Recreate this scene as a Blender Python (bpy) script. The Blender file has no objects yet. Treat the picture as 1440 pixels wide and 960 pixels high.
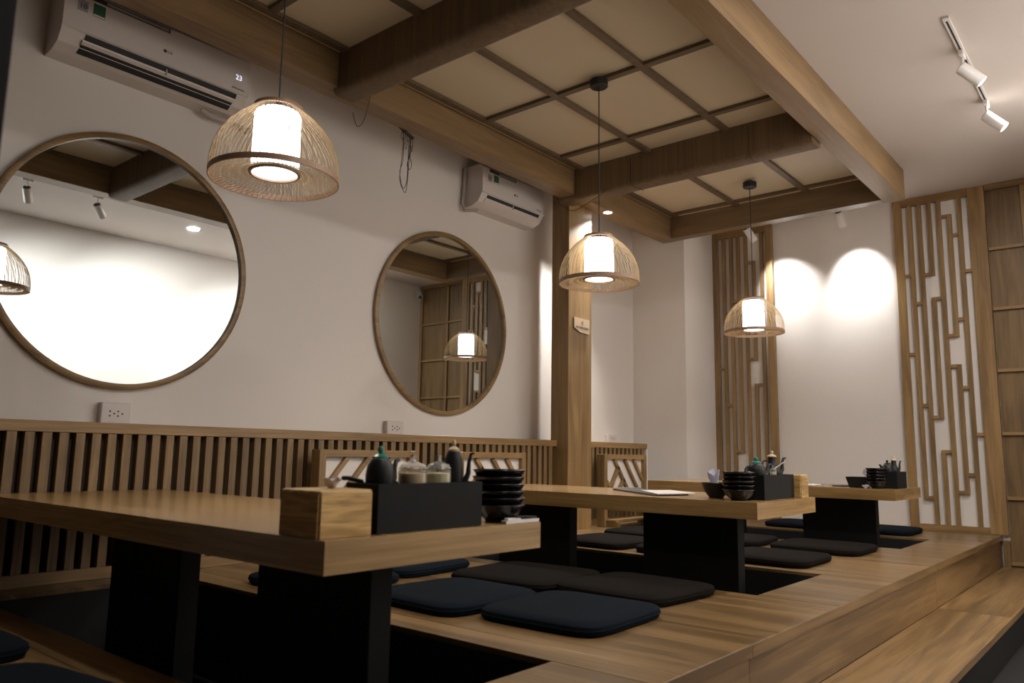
import bpy, bmesh, math, random
from mathutils import Vector, Matrix
random.seed(7)
# ------------------------------------------------------------------ camera
SC = bpy.context.scene
C = SC.collection
R = math.radians
# world frame: camera at the origin, x to the right, y along the room, z up
ZP = -0.62          # raised platform
ZS = -0.88          # step ledge
ZF = -1.10          # floor
ZC = 2.46           # ceiling
ZT = -0.207         # table tops
XW = -4.30          # left wall
YB = 7.88           # back wall
def camera():
    yaw, pit, rol = R(-39.98), R(8.25), R(0.9)
    f = Vector((math.sin(yaw)*math.cos(pit), math.cos(yaw)*math.cos(pit), math.sin(pit)))
    r = Vector((math.cos(yaw), -math.sin(yaw), 0)); u = r.cross(f)
    r2 = math.cos(rol)*r + math.sin(rol)*u; u2 = -math.sin(rol)*r + math.cos(rol)*u
    cd = bpy.data.cameras.new('camera'); co = bpy.data.objects.new('camera', cd); C.objects.link(co)
    m = Matrix((r2, u2, -f)).transposed().to_4x4(); co.matrix_world = m
    cd.sensor_width = 36; cd.lens = 1087/1440*36; cd.clip_start = .05
    cd.dof.use_dof = True; cd.dof.focus_distance = 4.8; cd.dof.aperture_fstop = 3.2
    SC.camera = co
camera()
# ------------------------------------------------------------------ light
SC.view_settings.view_transform = 'Standard'; SC.view_settings.look = 'None'
SC.view_settings.gamma = 1; SC.view_settings.use_curve_mapping = False
SC.view_settings.exposure = 0.8
w = bpy.data.worlds.new('world'); SC.world = w; w.use_nodes = True
w.node_tree.nodes['Background'].inputs[0].default_value = (.05, .05, .055, 1)
w.node_tree.nodes['Background'].inputs[1].default_value = 1.0
P_DOWN = 17.0       # ceiling downlights over the aisle, two of them added for fill
P_SPOT = 122.0       # track spots on the side wall
P_BACK = 50.0       # spots washing the back wall
P_PEND = 18.0       # bulb of each pendant
E_SHADE = 2.3
# ------------------------------------------------------------------ materials
MATS = {}
def new_mat(n):
    m = bpy.data.materials.new(n); m.use_nodes = True; MATS[n] = m
    nt = m.node_tree; b = nt.nodes['Principled BSDF']
    return m, nt, b
def plain(n, col, rough=.6, metal=0, bump=0, scale=40, var=.06, spec=.5, trans=0, coat=0):
    m, nt, b = new_mat(n)
    tc = nt.nodes.new('ShaderNodeTexCoord'); no = nt.nodes.new('ShaderNodeTexNoise')
    no.inputs['Scale'].default_value = scale; no.inputs['Detail'].default_value = 3
    nt.links.new(tc.outputs['Object'], no.inputs['Vector'])
    mx = nt.nodes.new('ShaderNodeMix'); mx.data_type = 'RGBA'
    mx.inputs['A'].default_value = (*[c*(1-var) for c in col], 1); mx.inputs['B'].default_value = (*[min(1, c*(1+var)) for c in col], 1)
    nt.links.new(no.outputs['Fac'], mx.inputs['Factor']); nt.links.new(mx.outputs['Result'], b.inputs['Base Color'])
    b.inputs['Roughness'].default_value = rough; b.inputs['Metallic'].default_value = metal
    b.inputs['Specular IOR Level'].default_value = spec
    b.inputs['Transmission Weight'].default_value = trans; b.inputs['Coat Weight'].default_value = coat
    if bump:
        bp = nt.nodes.new('ShaderNodeBump'); bp.inputs['Strength'].default_value = bump; bp.inputs['Distance'].default_value = .003
        nt.links.new(no.outputs['Fac'], bp.inputs['Height']); nt.links.new(bp.outputs['Normal'], b.inputs['Normal'])
    return m
def wood(n, axis, c1, c2, rough=.42, fine=38, length=1.2, contrast=1.0, spec=.5, rand=True, pores=.35):
    """grain runs along axis 0/1/2 of the object"""
    m, nt, b = new_mat(n); N = nt.nodes.new; L = nt.links.new
    tc = N('ShaderNodeTexCoord'); oi = N('ShaderNodeObjectInfo')
    add = N('ShaderNodeVectorMath'); add.operation = 'ADD'
    cx = N('ShaderNodeCombineXYZ')
    for i, k in enumerate((7.3, 11.1, 5.7)):
        mm = N('ShaderNodeMath'); mm.operation = 'MULTIPLY'; mm.inputs[1].default_value = k if rand else 0
        L(oi.outputs['Random'], mm.inputs[0]); L(mm.outputs[0], cx.inputs[i])
    L(tc.outputs['Object'], add.inputs[0]); L(cx.outputs[0], add.inputs[1])
    mp = N('ShaderNodeMapping'); s = [fine*.35]*3; s[axis] = length; mp.inputs['Scale'].default_value = s
    L(add.outputs[0], mp.inputs['Vector'])
    n1 = N('ShaderNodeTexNoise'); n1.inputs['Scale'].default_value = 1; n1.inputs['Detail'].default_value = 4; n1.inputs['Distortion'].default_value = .9
    L(mp.outputs[0], n1.inputs['Vector'])
    mp2 = N('ShaderNodeMapping'); s = [fine*3.2]*3; s[axis] = length*2.2; mp2.inputs['Scale'].default_value = s
    L(add.outputs[0], mp2.inputs['Vector'])
    n2 = N('ShaderNodeTexNoise'); n2.inputs['Scale'].default_value = 1; n2.inputs['Detail'].default_value = 3
    L(mp2.outputs[0], n2.inputs['Vector'])
    mp3 = N('ShaderNodeMapping'); s = [2.6]*3; s[axis] = .5; mp3.inputs['Scale'].default_value = s
    L(add.outputs[0], mp3.inputs['Vector'])
    n3 = N('ShaderNodeTexNoise'); n3.inputs['Scale'].default_value = 1; n3.inputs['Detail'].default_value = 2
    L(mp3.outputs[0], n3.inputs['Vector'])
    mixf = N('ShaderNodeMix'); mixf.data_type = 'FLOAT'; mixf.inputs['Factor'].default_value = pores
    L(n1.outputs['Fac'], mixf.inputs['A']); L(n2.outputs['Fac'], mixf.inputs['B'])
    mixg = N('ShaderNodeMix'); mixg.data_type = 'FLOAT'; mixg.inputs['Factor'].default_value = .25
    L(mixf.outputs['Result'], mixg.inputs['A']); L(n3.outputs['Fac'], mixg.inputs['B'])
    cr = N('ShaderNodeValToRGB'); e = cr.color_ramp.elements
    h = .095/contrast
    e[0].position = .5-h; e[0].color = (*c2, 1); e[1].position = .5+h; e[1].color = (*c1, 1)
    L(mixg.outputs['Result'], cr.inputs[0])
    hs = N('ShaderNodeHueSaturation'); mv = N('ShaderNodeMapRange')
    mv.inputs['To Min'].default_value = .9 if rand else 1; mv.inputs['To Max'].default_value = 1.08 if rand else 1
    L(oi.outputs['Random'], mv.inputs['Value']); L(mv.outputs[0], hs.inputs['Value']); L(cr.outputs[0], hs.inputs['Color'])
    L(hs.outputs[0], b.inputs['Base Color'])
    b.inputs['Roughness'].default_value = rough; b.inputs['Specular IOR Level'].default_value = spec
    bp = N('ShaderNodeBump'); bp.inputs['Strength'].default_value = .12; bp.inputs['Distance'].default_value = .002
    L(n2.outputs['Fac'], bp.inputs['Height']); L(bp.outputs['Normal'], b.inputs['Normal'])
    return m
def emit(n, col, s):
    m, nt, b = new_mat(n)
    b.inputs['Base Color'].default_value = (.8, .8, .8, 1)
    b.inputs['Emission Color'].default_value = (*col, 1); b.inputs['Emission Strength'].default_value = s
    return m
OAK1, OAK2 = (.335, .205, .084), (.19, .112, .043)
M = {}
for i, a in enumerate('xyz'):
    M['oak_'+a] = wood('oak_'+a, i, OAK1, OAK2)
    M['table_'+a] = wood('table_oak_'+a, i, (.39, .24, .095), (.215, .125, .043), rough=.24, contrast=1.0, spec=.6)
    M['deck_'+a] = wood('deck_oak_'+a, i, (.275, .165, .068), (.13, .076, .030), rough=.32, contrast=1.25, length=.9, fine=26)
    M['bamboo_'+a] = wood('bamboo_'+a, i, (.66, .42, .155), (.34, .20, .065), rough=.5, fine=150, length=5, contrast=1.3)
M['wrap'] = wood('beam_wrap', 2, (.17, .105, .050), (.095, .058, .028), rough=.6, fine=90, length=.6, contrast=.8)
M['beam'] = wood('beam_oak', 1, (.31, .195, .09), (.19, .115, .05), rough=.45, contrast=.8)
M['beam_x'] = wood('beam_oak_x', 0, (.19, .12, .06), (.12, .075, .038), rough=.45, contrast=.8)
M['door'] = wood('door_wood', 2, (.24, .145, .060), (.135, .08, .032), rough=.5, contrast=1.1)
M['slatwood'] = wood('slat_oak', 2, (.26, .16, .07), (.13, .078, .033), rough=.5)
M['batten'] = wood('batten_wood', 0, (.15, .10, .052), (.10, .066, .034), rough=.5)
M['wall'] = plain('wall_paint', (.74, .69, .645), .7, bump=.05, scale=60, var=.015)
M['ceil'] = plain('ceiling_paint', (.66, .60, .555), .8, var=.015)
M['panel'] = plain('ceiling_panel_paint', (.60, .49, .335), .5, var=.02, scale=3)
M['dark'] = plain('dark_matte', (.022, .022, .022), .9, spec=.1)
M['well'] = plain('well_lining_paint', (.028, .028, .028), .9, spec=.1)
M['backing'] = plain('dark_backing', (.035, .026, .018), .8)  # dark colour stands in for shade in the gaps between slats
M['floor'] = plain('floor_tile', (.006, .0055, .005), .6)
M['black'] = plain('black_laminate', (.011, .011, .011), .6, spec=.15)
M['glaze'] = plain('black_glaze', (.010, .010, .011), .2, spec=.4)
M['clay'] = plain('black_clay', (.012, .012, .012), .45, spec=.3)
M['blue'] = plain('navy_cloth', (.005, .0085, .014), .95, bump=.4, scale=300, var=.25, spec=.1)
M['brown'] = plain('brown_cloth', (.0085, .0065, .005), .95, bump=.4, scale=300, var=.25, spec=.1)
M['white'] = plain('white_plastic', (.66, .60, .56), .35, var=.01)
M['lampwhite'] = plain('white_metal', (.75, .72, .70), .4, var=.01)
M['slot'] = plain('vent_dark', (.02, .02, .02), .7)
M['green'] = plain('green_label', (.03, .12, .06), .5)
M['grey'] = plain('grey_label', (.35, .33, .33), .5)
M['ink'] = plain('black_ink', (.03, .03, .03), .5)
M['led'] = emit('display_glow', (.75, .8, 1), .55)
M['greenlid'] = plain('green_ceramic', (.03, .20, .16), .3)
M['woodlid'] = plain('pale_wood', (.55, .42, .28), .5)
M['cord'] = plain('black_cord', (.012, .011, .010), .6)
M['rib'] = plain('bamboo_rib', (.60, .43, .235), .5, var=.15)
M['hoop'] = plain('bamboo_hoop', (.34, .20, .12), .45, var=.1)
M['paper'] = plain('tissue_paper', (.74, .73, .86), .9)
M['cloth'] = plain('white_paper', (.72, .68, .64), .8)
M['menu'] = plain('menu_cover', (.05, .04, .045), .4)
M['chrome'] = plain('chrome', (.7, .7, .7), .2, metal=1)
M['spice'] = plain('chilli_flakes', (.68, .46, .20), .9, var=.3, scale=200)
M['garlic'] = plain('pickled_garlic', (.80, .70, .36), .8, var=.2, scale=120)
M['pipe'] = plain('pipe_wrap', (.45, .40, .36), .6, bump=.4, scale=50)
m, nt, b = new_mat('mirror_glass')
b.inputs['Base Color'].default_value = (.70, .745, .755, 1); b.inputs['Metallic'].default_value = 1; b.inputs['Roughness'].default_value = .012
M['mirror'] = m
m, nt, b = new_mat('jar_glass')
b.inputs['Base Color'].default_value = (.95, .95, .92, 1); b.inputs['Transmission Weight'].default_value = .9; b.inputs['Roughness'].default_value = .05
b.inputs['IOR'].default_value = 1.3
M['glass'] = m
M['shade'] = emit('lamp_shade_glow', (1, .97, .93), E_SHADE)
M['disc'] = emit('downlight_glow', (1, .96, .9), 12)
M['lens'] = emit('spot_lens_glow', (1, .95, .88), .8)
# ------------------------------------------------------------------ helpers
def BM(): return bmesh.new()
def box(bm, x0, x1, y0, y1, z0, z1, bev=0, seg=1):
    ps = [(x, y, z) for x in (x0, x1) for y in (y0, y1) for z in (z0, z1)]
    v = [bm.verts.new(p) for p in ps]
    fs = [bm.faces.new([v[i] for i in q]) for q in ((0, 1, 3, 2), (4, 6, 7, 5), (0, 4, 5, 1), (2, 3, 7, 6), (0, 2, 6, 4), (1, 5, 7, 3))]
    if bev:
        es = list({e for f in fs for e in f.edges})
        bmesh.ops.bevel(bm, geom=es, offset=bev, segments=seg, affect='EDGES', profile=.5)
    return v
def prism(bm, pts, h0, h1, axis=2):
    """polygon pts (a,b) in the plane normal to axis, extruded h0..h1"""
    def mk(a, b, h): return {0: (h, a, b), 1: (a, h, b), 2: (a, b, h)}[axis]
    lo = [bm.verts.new(mk(a, b, h0)) for a, b in pts]; hi = [bm.verts.new(mk(a, b, h1)) for a, b in pts]
    n = len(pts); bm.faces.new(lo); bm.faces.new(hi[::-1])
    for i in range(n): bm.faces.new((lo[i], hi[i], hi[(i+1) % n], lo[(i+1) % n]))
def tube(bm, pts, r, seg=6, cap=True):
    pts = [Vector(p) for p in pts]; n = len(pts)
    rs = r if isinstance(r, (list, tuple)) else [r]*n
    rings = []; prev = None
    for i, p in enumerate(pts):
        t = (pts[min(i+1, n-1)]-pts[max(i-1, 0)])
        if t.length < 1e-9: t = Vector((0, 0, 1))
        t.normalize()
        if prev is None:
            a = Vector((0, 0, 1)) if abs(t.z) < .9 else Vector((1, 0, 0)); prev = t.cross(a).normalized()
        prev = (prev - t*prev.dot(t)).normalized(); q = t.cross(prev)
        rings.append([bm.verts.new(p+(prev*math.cos(2*math.pi*k/seg)+q*math.sin(2*math.pi*k/seg))*rs[i]) for k in range(seg)])
    for a, b in zip(rings, rings[1:]):
        for k in range(seg): bm.faces.new((a[k], a[(k+1) % seg], b[(k+1) % seg], b[k]))
    if cap: bm.faces.new(rings[0][::-1]); bm.faces.new(rings[-1])
def lathe(bm, prof, c=(0, 0, 0), seg=24, closed=False, ax=2):
    rings = []
    def mk(r, h, a):
        u, v = r*math.cos(a), r*math.sin(a)
        p = {2: (u, v, h), 0: (h, u, v), 1: (u, h, v)}[ax]
        return (c[0]+p[0], c[1]+p[1], c[2]+p[2])
    for r, h in prof:
        if r < 1e-6: rings.append([bm.verts.new(mk(0, h, 0))])
        else: rings.append([bm.verts.new(mk(r, h, 2*math.pi*k/seg)) for k in range(seg)])
    pairs = list(zip(rings, rings[1:]))
    if closed: pairs.append((rings[-1], rings[0]))
    for a, b in pairs:
        for k in range(seg):
            k2 = (k+1) % seg
            if len(a) == 1 and len(b) == 1: continue
            if len(a) == 1: bm.faces.new((a[0], b[k], b[k2]))
            elif len(b) == 1: bm.faces.new((a[k], b[0], a[k2]))
            else: bm.faces.new((a[k], b[k], b[k2], a[k2]))
def cone(bm, p0, p1, r0, r1, seg=20, cap=True): tube(bm, [p0, p1], [r0, r1], seg, cap)
def obj(name, bm, mat, parent=None, smooth=False, loc=None):
    """bm in world coordinates; the object's origin is put at loc or at its parent's"""
    bmesh.ops.recalc_face_normals(bm, faces=bm.faces)
    me = bpy.data.meshes.new(name)
    p = wpos(parent) if parent else Vector((0, 0, 0))
    o0 = Vector(loc) if loc is not None else p
    bmesh.ops.translate(bm, verts=bm.verts, vec=-o0)
    bm.to_mesh(me); bm.free()
    me.materials.append(M[mat] if isinstance(mat, str) else mat)
    if smooth:
        for f in me.polygons: f.use_smooth = True
        try: me.set_sharp_from_angle(angle=R(40))
        except Exception: pass
    o = bpy.data.objects.new(name, me); C.objects.link(o)
    o.location = o0-p
    if parent: o.parent = parent
    return o
def wpos(o):
    p = Vector(o.location)
    while o.parent: o = o.parent; p += Vector(o.location)
    return p
def tag(o, label, cat, group=None):
    o['label'] = label; o['category'] = cat
    if group: o['group'] = group
    return o
def thing(name, label, cat, loc=(0, 0, 0), group=None):
    o = bpy.data.objects.new(name, None); C.objects.link(o); o.location = loc; o.empty_display_size = .05
    return tag(o, label, cat, group)
def struct(name, bm, mat, parent=None):
    o = obj(name, bm, mat, parent); o['kind'] = 'structure'; return o
def bpart(name, mat, parent, *d, bev=0, seg=1, smooth=False):
    bm = BM(); box(bm, *d, bev=bev, seg=seg); return obj(name, bm, mat, parent, smooth)
def piece(src, parent, wloc):
    o = src.copy(); C.objects.link(o); o.parent = parent; o.location = Vector(wloc)-wpos(parent); return o
def dup(root, loc, label=None, group=None):
    r = root.copy(); C.objects.link(r); r.location = loc
    if label: r['label'] = label
    if group: r['group'] = group
    for ch in list(root.children):
        c = ch.copy(); C.objects.link(c); c.parent = r
        for g in ch.children:
            d = g.copy(); C.objects.link(d); d.parent = c
    return r
def text(name, s, size, mat, parent, org, xdir, ydir, depth=.0006):
    cu = bpy.data.curves.new(name, 'FONT'); cu.body = s; cu.size = size; cu.extrude = depth; cu.align_x = 'CENTER'; cu.align_y = 'CENTER'; cu.resolution_u = 2
    t = bpy.data.objects.new(name, cu); C.objects.link(t)
    dg = bpy.context.evaluated_depsgraph_get(); me = bpy.data.meshes.new_from_object(t.evaluated_get(dg))
    bpy.data.objects.remove(t); x = Vector(xdir).normalized(); y = Vector(ydir).normalized(); z = x.cross(y)
    mt = Matrix((x, y, z)).transposed().to_4x4(); me.transform(mt)
    me.materials.clear(); me.materials.append(M[mat])
    o = bpy.data.objects.new(name, me); C.objects.link(o); o.parent = parent; o.location = Vector(org)-wpos(parent)
    return o
def lamp(name, kind, loc, power, col=(1, .92, .83), target=None, parent=None, size=.03, angle=60, blend=.5):
    ld = bpy.data.lights.new(name, kind); ld.energy = power; ld.color = col
    if kind == 'SPOT': ld.spot_size = R(angle); ld.spot_blend = blend; ld.shadow_soft_size = size
    elif kind == 'POINT': ld.shadow_soft_size = size
    elif kind == 'AREA': ld.shape = 'DISK'; ld.size = size
    lo = bpy.data.objects.new(name, ld); C.objects.link(lo)
    lo.location = Vector(loc)-(wpos(parent) if parent else Vector((0, 0, 0)))
    if target is not None:
        d = Vector(target)-Vector(loc); lo.rotation_euler = d.to_track_quat('-Z', 'Y').to_euler()
    if parent: lo.parent = parent
    return lo
# ------------------------------------------------------------------ room shell
XR, XR2, YJ = .66, -.20, 6.2      # right wall, its nearer face at the back, jog
YF = -2.6
def sbox(name, mat, *d):
    bm = BM(); box(bm, *d); return struct(name, bm, mat)
sbox('floor', 'floor', XW-.1, XR+.1, YF, YB+.1, ZF-.1, ZF)
sbox('ceiling', 'ceil', XW-.1, XR+.1, YF, YB+.1, ZC, ZC+.1)
bm = BM(); box(bm, XW-.1, XW, YF, YB+.1, ZF, ZC); box(bm, XW, -3.68, 7.16, YB, ZF, ZC); struct('wall_left', bm, 'wall')
sbox('wall_back', 'wall', XW-.1, XR+.1, YB, YB+.1, ZF, ZC)
bm = BM(); box(bm, XR, XR+.1, .9, YB+.1, ZF, ZC); box(bm, XR2, XR, YJ, YB, ZF, ZC); struct('wall_right', bm, 'wall')
sbox('wall_right_front', 'dark', XR, XR+.1, YF, .9, ZF, ZC)  # unseen wall stretch, coloured dark so it bounces no light forward
sbox('wall_front', 'dark', XW-.1, XR+.1, YF-.1, YF, ZF, ZC)  # unlit end behind the camera, its darkness put into the wall colour
# ------------------------------------------------------------------ raised platform with three sunken leg wells
PITS = [(1.12, 1.97), (3.52, 4.40), (6.04, 6.96)]
PX0, PX1, XE = -3.75, -1.475, -1.11
plat = thing('raised_platform', 'raised oak-veneer platform filling the room beside the left wall, cut by sunken leg wells', 'platform', (-2.5, 3, ZF))
g = .0015
def plank(x0, x1, y0, y1, ax='x', z1=ZP, th=.018):
    return bpart('plank', 'deck_'+ax, plat, x0+g, x1-g, y0+g, y1-g, z1-th, z1, bev=.0015)
rows = [(-1.8, -.3), (-.3, .98), (.98, 1.12), (1.97, 2.11), (2.11, 2.84), (2.84, 3.38), (3.38, 3.52), (4.40, 4.54), (4.54, 5.22), (5.22, 5.90), (5.90, 6.04), (6.96, 7.10), (7.10, YB-.001)]
for a, b_ in rows:
    x0 = -3.93
    if a >= 5.2: x0 = -4.28
    if a > 7: x0 = -3.67
    plank(x0, XE, a, b_)
for a, b_ in PITS:
    plank(PX1, XE, a, b_); plank(-3.93, PX0, a, b_)
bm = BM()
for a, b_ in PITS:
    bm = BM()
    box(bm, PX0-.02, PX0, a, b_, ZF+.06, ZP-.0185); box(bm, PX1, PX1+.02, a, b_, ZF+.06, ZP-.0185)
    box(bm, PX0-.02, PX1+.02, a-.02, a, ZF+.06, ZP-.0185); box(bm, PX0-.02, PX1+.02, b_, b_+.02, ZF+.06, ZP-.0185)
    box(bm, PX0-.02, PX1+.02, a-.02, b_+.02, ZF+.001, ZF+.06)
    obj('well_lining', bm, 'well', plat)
for a, b_ in ((-1.8, 2.6), (2.6, 5.36), (5.36, YB-.002)):
    bpart('riser_board', 'deck_y', plat, XE-.03, XE-.012, a+g, b_-g, ZS, ZP-.0185)
for a, b_ in ((-1.8, 2.6), (2.6, 5.36), (5.36, YB-.002)):
    bpart('nosing_strip', 'deck_y', plat, XE, XE+.002, a+g, b_-g, ZP-.04, ZP-.0005)
step = thing('step_ledge', 'long low wooden step along the open side of the platform', 'step', (-.93, 3, ZF))
for a, b_ in ((-1.8, 1.0), (1.0, 3.2), (3.2, 5.36), (5.36, YB-.002)):
    bpart('plank', 'deck_y', step, XE-.01, -.735, a+g, b_-g, ZS-.035, ZS-.0005, bev=.0015)
bpart('kick_board', 'dark', step, -1.1, -.755, -1.8, YB-.002, ZF+.001, ZS-.036)
# ------------------------------------------------------------------ slatted wainscot
def wainscot(label, y0, y1, endcap):
    t = thing('slatted_wainscot', label, 'panelling', (-4.1, (y0+y1)/2, ZP))
    bpart('backing_board', 'backing', t, -3.995, -3.975, y0, y1, ZP, .066)
    bpart('cap_rail', 'oak_y', t, XW+.001, -3.93, y0, y1, .066, .118, bev=.002)
    bpart('skirting_board', 'oak_y', t, -3.975, -3.932, y0, y1, ZP+.001, ZP+.055)
    n = int((y1-y0)/.0725); first = None
    for i in range(n):
        y = y0+.025+i*.0725
        if first is None:
            bm = BM(); box(bm, -3.975, -3.934, y, y+.042, ZP+.055, .066, bev=.002); first = obj('slat', bm, 'slatwood', t, loc=(-3.955, y+.021, -.25))
        else: piece(first, t, (-3.955, y+.021, -.25))
    if endcap: bpart('end_stile', 'wall', t, -4.05, -3.94, y1, y1+.02, ZP, .066)
    return t
wainscot('slatted oak wainscot with cap shelf running under both round mirrors', .1, 5.30, False)
wainscot('short slatted oak wainscot to the right of the square pillar', 5.66, 6.80, True)
# pillar
pil = thing('square_pillar', 'square oak-clad pillar standing by the left wall between mirror and corner', 'pillar', (-3.91, 5.475, ZP))
bpart('cladding', 'oak_z', pil, -4.0, -3.822, 5.302, 5.65, ZP+.001, 2.455, bev=.002)
bpart('face_board', 'oak_z', pil, -3.822, -3.818, 5.304, 5.648, ZP+.001, 2.455)
# ------------------------------------------------------------------ ceiling frame and coffers
def beam(label, mat, *d, bev=.003):
    t = tag(bpart('ceiling_beam', mat, None, *d, bev=bev), label, 'beam'); return t
beam('long oak ceiling beam above the air conditioners along the left wall', 'beam', -3.83, -3.68, -2.58, 7.0, 2.19, 2.458)
beam('long pale oak ceiling beam bordering the aisle on the right', 'beam', -1.68, -1.52, -2.58, 7.0, 2.19, 2.458)
beam('short oak ceiling beam closing the coffered frame in front of the back wall', 'beam_x', -3.68, -1.68, 6.88, 7.0, 2.192, 2.457)
def xbeam(label, y0, y1, x0):
    t = thing('wrapped_cross_beam', label, 'beam', (-2.7, (y0+y1)/2, 2.15))
    bm = BM(); r = .035; zb = 2.152
    pts = [(y0, 2.458), (y0, zb+r)] + [(y0+r-r*math.cos(a), zb+r-r*math.sin(a)) for a in (R(30), R(60), R(90))] + [(y1-r+r*math.sin(a), zb+r-r*math.cos(a)) for a in (0, R(30), R(60), R(90))] + [(y1, 2.458)]
    prism(bm, pts, -3.675, -1.685, 0)
    obj('beam_body', bm, 'wrap', t, True)
    bm = BM(); pts2 = [(a, min(b_, 2.188)) for a, b_ in pts[1:-1]]
    prism(bm, pts2, x0, -3.675, 0); obj('lapped_end', bm, 'wrap', t, True)
    return t
xb1 = xbeam('wood-wrapped cross beam above the nearest table, in front of the hanging cable bundle', 2.70, 2.88, -3.72)
xb2 = xbeam('wood-wrapped cross beam meeting the square pillar, with a thin black cord looped around it', 5.18, 5.36, -3.84)
cof = thing('coffered_ceiling', 'coffered ceiling of cream panels and dark wood battens over the tables', 'ceiling', (-2.7, 3, 2.385))
BX = [-3.60, -2.96, -2.30, -1.74]
bays = [(-2.5, 2.70, [-1.44, -.54, .36, 1.26, 2.165]), (2.88, 5.18, [3.06, 3.96, 4.86]), (5.36, 6.88, [5.76, 6.76])]
hw = .024
for (y0, y1, ys) in bays:
    for x in BX: bpart('batten', 'batten', cof, x-hw, x+hw, y0+.001, y1-.001, 2.385, 2.409)
    xs = [-3.678] + BX + [-1.682]
    for y in ys:
        for a, b_ in zip(BX, BX[1:]):
            bpart('batten', 'batten', cof, a+hw, b_-hw, y-hw, y+hw, 2.387, 2.409)
    yy = [y0]+ys+[y1]
    for a, b_ in zip(xs, xs[1:]):
        for c_, d_ in zip(yy, yy[1:]):
            if b_-a < .09 : 
                continue
            bpart('ceiling_panel', 'panel', cof, a+.0015, b_-.0015, c_+.0015, d_-.0015, 2.41, 2.42)
    for a, b_ in ((-3.678, -3.60), (-1.74, -1.682)):
        bpart('ceiling_panel', 'panel', cof, a+.0015, b_-.0015, y0+.002, y1-.002, 2.41, 2.42)
# ------------------------------------------------------------------ back wall lattices and panel door
def lattice(label, xo0, xi0, xi1, xo1, bars, segs, conns, zt=2.385, zb=-.565, outer=ZC):
    t = thing('lattice_screen', label, 'screen', ((xo0+xo1)/2, YB, ZP))
    y0, y1 = YB-.05, YB-.001
    bpart('stile', 'oak_z', t, xo0, xi0, y0, y1, ZP+.001, outer-.002, bev=.002)
    bpart('stile', 'oak_z', t, xi1, xo1, y0, y1, ZP+.001, outer-.002, bev=.002)
    bpart('top_rail', 'oak_x', t, xi0, xi1, y0+.002, y1, zt, outer-.002)
    bpart('bottom_rail', 'oak_x', t, xi0, xi1, y0+.002, y1, ZP+.001, zb)
    bpart('white_backing', 'wall', t, xi0, xi1, YB-.012, YB-.001, zb, zt)
    w_ = .017
    for k, lst in enumerate(segs):
        for a, b_ in lst:
            bpart('slat', 'oak_z', t, bars[k]-w_, bars[k]+w_, y0+.004, YB-.012, max(b_, zb), min(a, zt))
    edges = [xi0-w_]+bars+[xi1+w_]
    for k, z in conns:
        bpart('cross_piece', 'oak_x', t, edges[k]+w_, edges[k+1]-w_, y0+.004, YB-.012, z-.014, z+.014)
    return t
T, B = 2.385, -.565; e = .014
lattice('wide lattice screen of stepped wooden slats beside the panelled door', -1.815, -1.745, -1.19, -1.06,
        [-1.675, -1.595, -1.51, -1.43, -1.345, -1.262],
        [[(T, -.333-e)], [(T, B)], [(T, 1.705-e), (1.47+e, .385-e), (.078+e, B)], [(T, B)], [(2.231+e, 1.118-e), (.84+e, -.277-e)], [(T, B)]],
        [(0, 1.712), (0, .972), (1, 1.443), (1, .495), (1, -.333), (2, 1.705), (2, .385), (3, 1.47), (3, .078), (4, 2.231), (4, 1.118), (4, .84), (4, -.277),
         (5, 2.043), (5, 1.262), (5, .644), (5, -.12), (6, 1.696), (6, .23)])
lattice('narrow lattice screen of stepped wooden slats behind the farthest pendant lamp', -3.70, -3.62, -3.08, -3.01,
        [-3.555, -3.47, -3.39, -3.305, -3.22, -3.13],
        [[(T, B)], [(T, B)], [(T, .057-e)], [(T, B)], [(2.072+e, 1.024-e), (.752+e, B)], [(T, B)]],
        [(0, .939), (1, .547), (2, 1.664), (4, 2.072), (4, 1.024), (5, .752), (2, .057), (3, -.2)])
bm = BM(); box(bm, -1.055, XR2, YB-.02, YB-.001, ZF, ZC-.001); dr = struct('door_1', bm, 'door')
def dpart(name, mat, *d):
    o = bpart(name, mat, dr, *d, bev=.002); return o
dpart('lower_trim', 'door', -1.108, -1.056, YB-.05, YB-.001, ZF+.001, ZP-.045)
dpart('top_rail', 'oak_x', -1.055, XR2-.002, YB-.05, YB-.021, 2.405, ZC-.002)
dpart('mullion', 'oak_z', -.79, -.755, YB-.05, YB-.021, ZF+.01, 2.404)
dpart('stile', 'oak_z', XR2-.05, XR2-.002, YB-.05, YB-.021, ZF+.01, 2.404)
for z in (1.866, 1.325, .78, .235, -.31, -.85):
    dpart('cross_rail', 'oak_x', -1.055, -.791, YB-.045, YB-.021, z-.014, z+.014)
    dpart('cross_rail', 'oak_x', -.754, XR2-.051, YB-.045, YB-.021, z-.014, z+.014)
# ------------------------------------------------------------------ round mirrors
def mirror(label, y, z, r, grp):
    t = thing('round_mirror', label, 'mirror', (XW, y, z), grp)
    bm = BM(); lathe(bm, [(r-.032, .002), (r, .002), (r, .03), (r-.012, .036), (r-.032, .034)], (XW, y, z), 96, closed=True, ax=0)
    obj('wooden_frame', bm, 'oak_y', t, True)
    bm = BM(); lathe(bm, [(0, .004), (r-.032, .004), (r-.032, .016), (0, .016)], (XW, y, z), 96, ax=0)
    obj('mirror_glass', bm, 'mirror', t)
mirror('large round wood-framed mirror below the nearest air conditioner', 1.818, 1.012, .706, 'round mirrors')
mirror('round wood-framed mirror nearer the pillar, reflecting the panelled door', 4.285, 1.014, .728, 'round mirrors')
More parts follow.
